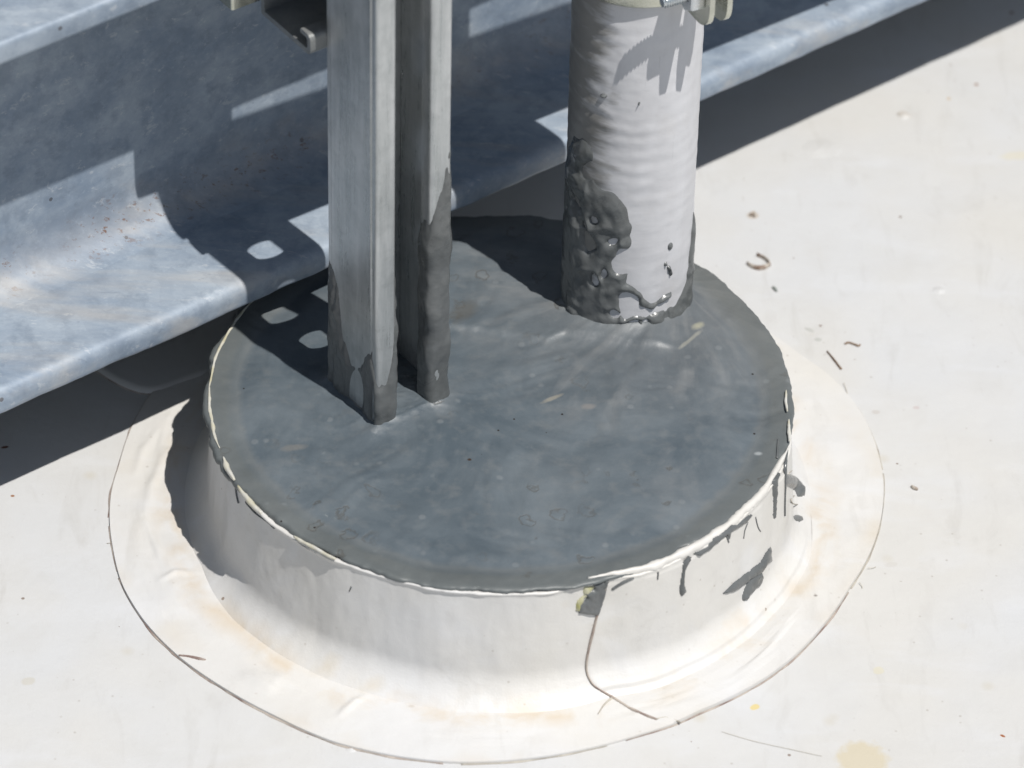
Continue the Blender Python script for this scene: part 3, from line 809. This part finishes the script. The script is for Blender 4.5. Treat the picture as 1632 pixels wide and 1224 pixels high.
# sealant smeared up the strut: a skin that follows the channel section
def skin(name, line, zr, thick, mat, parent, dz=.0012):
    """line: open 2-D polyline (a, b) dense, outward on its left; thick(s, z) metres (negative = bare)"""
    L = [Vector(p) for p in line]; s = [0]
    for a, b in zip(L[:-1], L[1:]): s.append(s[-1]+(b-a).length)
    nz = int((zr[1]-zr[0])/dz)+1; V = []; F = []; TT = []
    for i in range(nz):
        z = zr[0]+dz*i
        for k, p in enumerate(L):
            tan = (L[min(k+1, len(L)-1)]-L[max(k-1, 0)]).normalized(); nn = Vector((tan.y, -tan.x))
            t = thick(s[k], z); q = p+nn*max(t, -.0006)
            TT.append(t); V.append(KC+UC*q.x-NC*q.y+Z*z)
    n = len(L)
    for i in range(nz-1):
        for k in range(n-1):
            ids = (i*n+k, i*n+k+1, (i+1)*n+k+1, (i+1)*n+k)
            if max(TT[j] for j in ids) > -.0003: F.append(ids)
    o = pyobj(name, V, F, mat, parent); recalc(o); return o
def dense(P, step):
    out = []
    for a, b in zip(P[:-1], P[1:]):
        a, b = Vector(a), Vector(b); k = max(1, int((b-a).length/step))
        out += [a.lerp(b, j/k) for j in range(k)]
    return out+[Vector(P[-1])]
# left half: back corner -> left face -> front lip -> lip inner edge
ls = dense([(0.0, CS-.0005)]+[(a, b) for a, b in round_poly([(0, CS), (0, 0), (.0113, 0), (.0113, .0085)], [0, .0034, .0036, 0], 6)[1:]], .0008)
def sstep(x, a, b):
    t = max(0, min(1, (x-a)/(b-a))); return t*t*(3-2*t)
def left_thick(s, z):
    # s 0 at the back corner, .041 at the front corner, .052 on the lip
    h = z-H
    top = np.interp(s, [0, .007, .011, .016, .023, .030, .036, .040, .045, .049, .053, .062], [.078, .066, .034, .029, .023, .036, .041, .032, .026, .044, .090, .095])
    top += .006*fbm(s*130, 2.1)
    f = .0012*(1+.9*fbm(s*120, z*70, 3)+.5*fbm(s*260, z*30, 6))
    f *= min(1, (top-h)/.006) if h < top else (top-h)/.004
    # bare tear-shaped window low on the side face, and a narrow one beside the corner
    e1 = ((s-.0235-.10*(h-.016))/.0062)**2+((h-.010)/.0155)**2
    e2 = ((s-.0375)/.0009)**2+((h-.010)/.016)**2
    for e in (e1, e2):
        if e < 1.8: f = min(f, -.0008+(e-.2)*.0011)
    if h < .004: f = max(f, .0012*(1-h/.004))
    return f if h < top+.004 else -.0006
skin('sealant_smear', ls, (H-.004, H+.115), left_thick, M_SMEAR, strut)
rs = dense([(a, b) for a, b in round_poly([(CS-.0113, .0085), (CS-.0113, 0), (CS, 0), (CS, CS)], [0, .0036, .0034, 0], 6)], .0008)
def right_thick(s, z):
    h = z-H
    top = np.interp(s, [0, .006, .010, .014, .017, .022, .03, .06], [.110, .112, .118, .125, .15, .168, .10, .05])
    top += .008*fbm(s*160, 8.3)
    f = .0011*(1+1.1*fbm(s*100, z*42, 7)+.25*math.sin(z*210))
    f += .0022*math.exp(-((s-.010)/.004)**2)*math.exp(-((h-.052)/.010)**2)
    f += .0016*math.exp(-((s-.012)/.004)**2)*math.exp(-((h-.100)/.013)**2)
    f *= min(1, (top-h)/.008) if h < top else (top-h)/.004
    e = ((s-.0105)/.0011)**2+((h-.018)/.011)**2
    if e < 1.6: f = min(f, .0002+e*.0008)
    if h < .005: f = max(f, .0022*(1-h/.005))
    return f if h < top+.004 else -.0006
skin('sealant_smear', rs, (H-.004, H+.175), right_thick, M_SMEAR, strut)

# ------------------------------------------------------------------ white pipe
pipe = empty('conduit_pipe', 'white plastic pipe rising from the grey sealant beside the steel channel', 'pipe', (PC.x, PC.y, H))
def pipe_r(th, z):
    rip = .5+.5*fbm(math.cos(th)*1.3, math.sin(th)*1.3, z*9, 2)
    w1 = math.sin(2*PI*z/.0085+2.2*fbm(z*20, math.cos(th)*1.6, math.sin(th)*1.6, 2))
    rip = max(0, min(1.3, rip+1.1*fbm(z*60, math.cos(th)*2.5, math.sin(th)*2.5, 2)))
    return PR + .00007*(1+1.7*max(0, -math.cos(th-.35)))*rip*w1 + .00026*fbm(math.cos(th)*2.2, math.sin(th)*2.2, z*70, 3)
NPp = 200; zz = list(np.arange(H-.01, .36, .0010))+[.40, .5, .7, .95]
V = []; F = []
for z in zz:
    for j in range(NPp):
        t = 2*PI*j/NPp; r = pipe_r(t, z); V.append((PC.x+r*math.cos(t), PC.y+r*math.sin(t), z))
for i in range(len(zz)-1):
    for j in range(NPp):
        k = (j+1) % NPp; F.append((i*NPp+j, i*NPp+k, (i+1)*NPp+k, (i+1)*NPp+j))
F.append(tuple((len(zz)-1)*NPp+j for j in range(NPp)))
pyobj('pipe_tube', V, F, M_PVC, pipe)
def on_pipe(x, y, r=PR):
    c, d = ray(x, y); ax, ay = c.x-PC.x, c.y-PC.y
    A = d.x**2+d.y**2; B = ax*d.x+ay*d.y; C_ = ax*ax+ay*ay-r*r; D = max(B*B-A*C_, 0)
    p = c+d*((-B-math.sqrt(D))/A); return math.atan2(p.y-PC.y, p.x-PC.x), p.z
# blobs (x, y, rx, ry px) of sealant and bare holes measured on the pipe
BL = [(908, 400, 14, 120), (917, 480, 26, 70), (935, 500, 34, 40), (925, 420, 26, 60), (922, 350, 20, 60), (930, 250, 13, 26), (926, 290, 15, 34), (960, 322, 22, 22), (976, 345, 24, 26),
      (950, 372, 26, 26), (985, 366, 20, 12), (968, 400, 24, 16), (994, 388, 12, 10), (945, 425, 26, 24), (985, 440, 18, 16), (966, 466, 20, 24), (955, 505, 26, 30),
      (1003, 462, 16, 8), (1018, 478, 15, 7), (1034, 486, 13, 7), (1050, 476, 9, 4), (985, 512, 22, 14), (1045, 510, 13, 14), (1012, 506, 18, 4), (1000, 530, 50, 9), (1080, 500, 22, 14), (1065, 512, 24, 12),
      (1095, 470, 8, 42), (1100, 420, 5, 50), (1103, 372, 3, 34), (960, 148, 8, 5), (1066, 393, 6, 6), (1058, 424, 3, 4), (1064, 429, 2.5, 3), (1066, 436, 2, 9), (975, 489, 14, 20), (1022, 515, 10, 6), (1018, 168, 2, 3),
      (905, 560, 30, 40), (912, 320, 14, 90), (940, 330, 12, 20), (1060, 470, 10, 5), (1010, 470, 14, 8), (978, 452, 16, 12)]
HL = [(948, 445, 7, 12), (962, 432, 5, 8), (990, 425, 9, 8), (978, 500, 7, 8), (1020, 495, 9, 6), (952, 345, 5, 5), (975, 385, 6, 5), (935, 270, 5, 12), (940, 385, 9, 16), (995, 412, 7, 9), (1000, 488, 13, 14), (1000, 520, 16, 6), (1030, 514, 6, 5), (1037, 524, 8, 3.5), (1056, 485, 10, 6), (1020, 450, 14, 14), (938, 360, 5, 7), (1060, 505, 3, 4), (922, 325, 7, 8)]
def conv(L):
    out = []
    for x, y, rx, ry in L:
        th, z = on_pipe(x, y)
        th2, _ = on_pipe(min(x+4, 1107), y); sc = max(.00025, abs(th2-th)*PR/4 if x < 1100 else .001)
        out.append((th, z, 1.18*rx*min(sc, .0007), 1.18*ry*.000398))
    return np.array(out)
BLa, HLa = conv(BL), conv(HL)
def pipe_thick(th0, z0):
    c_, s_ = math.cos(th0)*PR, math.sin(th0)*PR
    wx = fbm(c_*85, s_*85, z0*70, 2); wz = fbm(c_*85+9, s_*85, z0*70+4, 2)
    th = th0+.085*wx; z = z0+.0034*wz
    d = (th-BLa[:, 0]+PI) % (2*PI)-PI
    q = (d*PR/BLa[:, 2])**2+((z-BLa[:, 1])/BLa[:, 3])**2
    f = float(np.exp(-q*1.3).sum()); fm = float(np.exp(-q.min()*1.3))
    d2 = (th-HLa[:, 0]+PI) % (2*PI)-PI
    q2 = (d2*PR/HLa[:, 2])**2+((z-HLa[:, 1])/HLa[:, 3])**2; g = float(np.exp(-q2*1.0).max())
    f = min(f, 1.6)*.55+fm*.45-g*1.5+.26*fbm(c_*85, s_*85, z0*70, 2)
    t = f-.42
    if t < 0: return max(-.0005, t*.006)
    e = math.sqrt(min(1, t/.30))
    n2 = fbm(c_*70+wx, s_*70, z0*48+wz, 1); n3 = abs(fbm(c_*52, s_*52, z0*40, 1))
    return .00005+e*(.0006+.0017*min(1, t)*(1+1.2*n2)+.0018*min(1, t)*max(0, .45-n3*3))
V = []; F = []; TT = []; NA = 420; z0_, z1_ = H-.004, H+.165; nz = 300
for i in range(nz):
    z = z0_+(z1_-z0_)*i/(nz-1)
    for j in range(NA):
        t = 2*PI*j/NA; dd = (math.degrees(t)+360) % 360
        if 30 < dd < 150: f = .0008 if z < H+.012 else -.0005
        else: f = pipe_thick(t, z)
        if z < H+.010: f = max(f, .0020*(1-(z-H)/.010) if z < H+.010 and not (-110 < (dd+180) % 360-180 < -60) else -.1)
        r = PR+f+.0001; TT.append(f); V.append((PC.x+r*math.cos(t), PC.y+r*math.sin(t), z))
for i in range(nz-1):
    for j in range(NA):
        k = (j+1) % NA; ids = (i*NA+j, i*NA+k, (i+1)*NA+k, (i+1)*NA+j)
        if max(TT[q] for q in ids) > -.0003: F.append(ids)
pyobj('sealant_smear', V, F, M_SMEAR, pipe)

# ------------------------------------------------------------------ horizontal strut fixed behind post and pipe
QS = Vector((-.08954, -.00036, .2623))        # near bottom corner of its cut left end
hs = empty('cross_strut', 'horizontal steel channel behind the upright channel, its cut end dark inside', 'steel channel', QS)
t = .0027; lipw = .0110; cur = .0085
def hs_half(mir):
    P = [(0.0, CS-t), (0, 0), (lipw, 0), (lipw, cur), (lipw-t*.9, cur), (lipw-t*.9, t), (t, t), (t, CS-t)]
    pr = round_poly(P, [0, .0034, .0036, .0008, .0008, .0014, .0016, 0], 6)
    return [(CS-a if mir else a, b) for a, b in pr]     # a = height, b = depth
ES = -US
for mir in (0, 1):
    extrude('channel_side', hs_half(mir), QS, Z, -NS, US, (0, .95), 40, M_BRKT, hs)
prb = [(0, CS-t), (CS, CS-t), (CS, CS), (0, CS)]
extrude('channel_back', round_poly(prb, [0, 0, .003, .003], 5), QS, Z, -NS, US, (0, .95), 40, M_BRKT, hs)

# block of a beam clamp beyond the end of the cross strut
bc = empty('beam_clamp', 'pale zinc beam clamp block beyond the cut end of the cross strut', 'beam clamp', QS-NS*.055)
Pb = Vector((-.1270, .0262, .2680))
box('clamp_body', Pb, US, -NS, Z, .0165, .020, .036, M_ZINC, bc, .0015)
box('clamp_jaw', Pb+Z*.014+US*.0167, US, -NS, Z, .030, .018, .010, M_ZINC, bc, .001)

# ------------------------------------------------------------------ pipe clamp
def ring_band(name, a0, a1, z0, z1, r0, th, mat, parent):
    prof_ = round_poly([(r0, z0), (r0+th, z0), (r0+th, z1), (r0, z1)], .0006, 3); V = []; F = []; n = len(prof_)
    A_ = np.linspace(R_(a0), R_(a1), 60)
    for a in A_:
        for r, z in prof_: V.append((PC.x+r*math.cos(a), PC.y+r*math.sin(a), z))
    for i in range(len(A_)-1):
        for j in range(n):
            k = (j+1) % n; F.append((i*n+j, i*n+k, (i+1)*n+k, (i+1)*n+j))
    F += [tuple(range(n)), tuple((len(A_)-1)*n+j for j in range(n))]
    o = pyobj(name, V, F, mat, parent); recalc(o); autosmooth(o, 40); return o
ZB = .2615; BH = .0300
pcl = empty('pipe_clamp', 'two-piece zinc pipe clamp with a threaded bolt gripping the white pipe', 'pipe clamp', (PC.x, PC.y, ZB))
ring_band('clamp_half', -34+4, 118, ZB, ZB+BH, PR+.0006, .0026, M_ZINC, pcl)
ring_band('clamp_half', -230, -34-4, ZB, ZB+BH, PR+.0006, .0026, M_ZINC, pcl)
AX, EX = axes(27)       # bolt axis, ear direction
TIP = Vector((PC.x+.0093, PC.y-.0494, .2755))
def ear(off):
    hh = .032
    P = round_poly([(-.0175, -hh/2), (.0115, -hh/2), (.0115, hh/2), (-.0175, hh/2)], [0, .0125, .0125, 0], 8)
    extrude('clamp_ear', P, TIP+AX*off, EX, Z, AX, (0, .0027), 1, M_ZINC, pcl)
ear(.0190); ear(.0282)
BCn = TIP+AX*.0300
def lathe(name, O, A, pts, n, mat, parent, hexa=False):
    s1 = A.cross(Z).normalized(); s2 = A.cross(s1).normalized(); V = []; F = []
    for x, r in pts:
        for k in range(n):
            a = 2*PI*k/n+(PI/6 if hexa else 0); V.append(O+A*x+(s1*math.cos(a)+s2*math.sin(a))*r)
    m_ = len(pts)
    for i in range(m_-1):
        for k in range(n):
            q = (k+1) % n; F.append((i*n+k, i*n+q, (i+1)*n+q, (i+1)*n+k))
    F += [tuple(range(n)), tuple((m_-1)*n+k for k in range(n))]
    o = pyobj(name, V, F, mat, parent); recalc(o); autosmooth(o, 28); return o
pts = []; x = -.0300; pit = .00127
pts.append((x, .0024)); x += .0004
while x < -.001:
    pts += [(x, .0024), (x+pit*.42, .00315), (x+pit*.56, .00315)]; x += pit
bolt = lathe('bolt_thread', BCn, AX, pts, 24, M_BOLT, pcl)
lathe('hex_nut', TIP+AX*.0118, AX, [(0, .0074), (.0008, .0082), (.0062, .0082), (.0070, .0078)], 6, M_BOLT, pcl, True)
lathe('bolt_head', TIP+AX*.0312, AX, [(0, .0062), (.0006, .0068), (.0040, .0068), (.0048, .0060)], 6, M_BOLT, pcl, True)

# ------------------------------------------------------------------ steel beam
beam = empty('steel_beam', 'long weathered galvanised steel beam crossing behind the pan, raised off the roof', 'steel beam', -NB*BW)
DB, ZBm, BO, TF, HB = .10729, .08723, .06831, .0125, .1945
TWB = .0064; BB = BO+TWB+BO
def beam_wob(a, b, t):
    k = .00035*fbm(t*9, a*20, b*20, 3)
    e = 0
    if a < .004 and b < .004: e = -.0010*math.exp(-((t+.115)/.03)**2)+ .0006*fbm(t*70, 3, 1, 3)+.0008*max(0, fbm(t*25, 9))
    return Z*(k+e)
# profile: a = distance behind the front edge, b = height
low = round_poly([(0, -.0028), (BB, -.0028), (BB, TF-.0015), (BO+TWB, TF+.0035), (BO, TF+.0035), (0, TF-.0015)], [.0035, .003, .0045, 0, 0, .0085], 6)
segs = [-2.5, -1.5, -.8]+list(np.arange(-.5, .62, .004))+[.8, 1.5, 2.5]
E0 = -NB*DB+Z*ZBm
extrude('lower_flange', low, E0, -NB, Z, UB, (0, 0), segs, M_BEAM, beam, wob=beam_wob, deg=50)
up = round_poly([(0, HB-.0), (BB, HB), (BB, HB+TF), (0, HB+TF)], [.003, .003, .003, .003], 5)
extrude('upper_flange', up, E0, -NB, Z, UB, (0, 0), segs, M_BEAM, beam, wob=lambda a, b, t: Z*(.0003*fbm(t*9, a*20, 4, 3)), deg=50)
fr = .023
zf = TF+.0035-.0050*fr/BO
wp = [(BO-fr-.004, zf-.0010)]
for k in range(1, 12):
    a = PI/2*k/12; wp.append((BO-fr+fr*math.sin(a), zf+.00002+.05*fr*math.sin(a)+fr*(1-math.cos(a))))
wp.append((BO, TF+.0030+fr)); wp += [(BO, HB-.010), (BO-.010, HB-.0005), (BO+TWB+.010, HB-.0005), (BO+TWB, HB-.010)]
wp += [(BO+TWB, TF+.003+fr), (BO+TWB+fr, TF+.0030)]
extrude('web', wp, E0, -NB, Z, UB, (0, 0), segs, M_BEAM, beam, wob=lambda a, b, t: -NB*(.0004*fbm(t*6, b*12, 2, 3)), deg=40)

# ------------------------------------------------------------------ debris on the roof
def ground(x, y, h=.0004): 
    p = on_z(x, y, 0); p.z = roofz(p.x, p.y)+h; return p
def twig(name, pix, wpx, h, mat, label, cat, group=None):
    o = stroke(name, [ground(x, y) for x, y in pix], [q/3280 for q in wpx], h, lambda p: Z, mat, None, seg=.0006, sink=.1)
    tag(o, label, cat, group); return o
twig('dry_stalk', [(1318, 561), (1328, 573), (1337, 585), (1341, 590)], [2, 3, 3, 4], .0008, M_TWIG, 'straight thin brown stalk lying on the roof right of the sealant disc', 'plant debris')
twig('dry_stalk', [(1346, 549), (1352, 547), (1360, 549), (1368, 552), (1371, 550)], [4, 2.5, 2.5, 3.5, 3], .0009, M_TWIG, 'short curled brown stalk lying just above the straight stalk on the roof', 'plant debris')
twig('curled_leaf', [(1190, 421), (1198, 426), (1210, 429), (1222, 426), (1226, 421), (1218, 413), (1206, 408)], [2, 5, 6, 6, 4, 3, 1.5], .0022, M_SHELL, 'small dry curled leaf fragment on the roof right of the pipe foot', 'plant debris')
twig('sealant_chip', [(1231, 458), (1235, 461), (1238, 465)], [5, 6, 4], .0010, M_CHIP, 'tiny grey chip on the roof below the curled leaf fragment', 'debris')
twig('snail_shell', [(1196, 345), (1199, 342), (1203, 343), (1202, 347)], [3, 6, 6, 3], .0024, M_SHELL, 'tiny pale brown snail shell on the roof beside the white pipe', 'shell')
twig('dry_flake', [(1452, 776), (1457, 779), (1463, 781)], [3, 6, 3], .0014, M_SHELL, 'tiny brown flake on the roof right of the skirt edge', 'debris')
twig('dry_flake', [(1432, 184), (1438, 181), (1447, 183)], [3, 5, 3], .0010, M_SHELL, 'crumpled pale flake on the roof between the beam shadow and the right edge', 'debris')
twig('hair_strand', [(1150, 1168), (1200, 1182), (1260, 1195), (1310, 1206)], [.6, .7, .7, .6], .00008, M_FRAY, 'long thin pale fibre on the roof at the bottom right', 'debris')
twig('hair_strand', [(745, 1104), (752, 1101), (759, 1101)], [1.4, 1.8, 1.2], .0005, M_TWIG, 'tiny dark fibre on the white skirt in front of the collar', 'debris').location.z = .0018

# ------------------------------------------------------------------ unseen cabinet and second beam, added to block sky and deepen the shade
M_BLOCKER = galv_mat('blocker_paint', (.16, .17, .18), (.20, .21, .22), .0, .6, (3, 3, 3), 0, mott=.3)
blocker = empty('blocker_cabinet', 'added unseen dark grey box on the steel beam behind the pipe, blocking sky light', 'added light blocker', -NB*.30+Z*(ZBm+HB+TF))
U0 = -NB*(BW+.055)+Z*(ZBm+HB+TF+.0005)
for k in range(4):
    box('blocker_panel', U0+UB*(-2.2+1.1*k), UB, -NB, Z, 1.095, .03, .45, M_BLOCKER, blocker, .003)
box('blocker_body', U0-UB*2.2-NB*.031, UB, -NB, Z, 4.395, 1.6, .45, M_BLOCKER, blocker, .004)
b2 = empty('steel_beam', 'added unseen second galvanised steel beam under the far side of the light-blocking box', 'steel beam', -NB*(BW+1.4))
E1 = -NB*(DB+1.4)+Z*ZBm
extrude('lower_flange', low, E1, -NB, Z, UB, (-2.5, 2.5), 1, M_BEAM, b2, deg=50)
extrude('upper_flange', up, E1, -NB, Z, UB, (-2.5, 2.5), 1, M_BEAM, b2, deg=50)
extrude('web', wp, E1, -NB, Z, UB, (-2.5, 2.5), 1, M_BEAM, b2, deg=40)
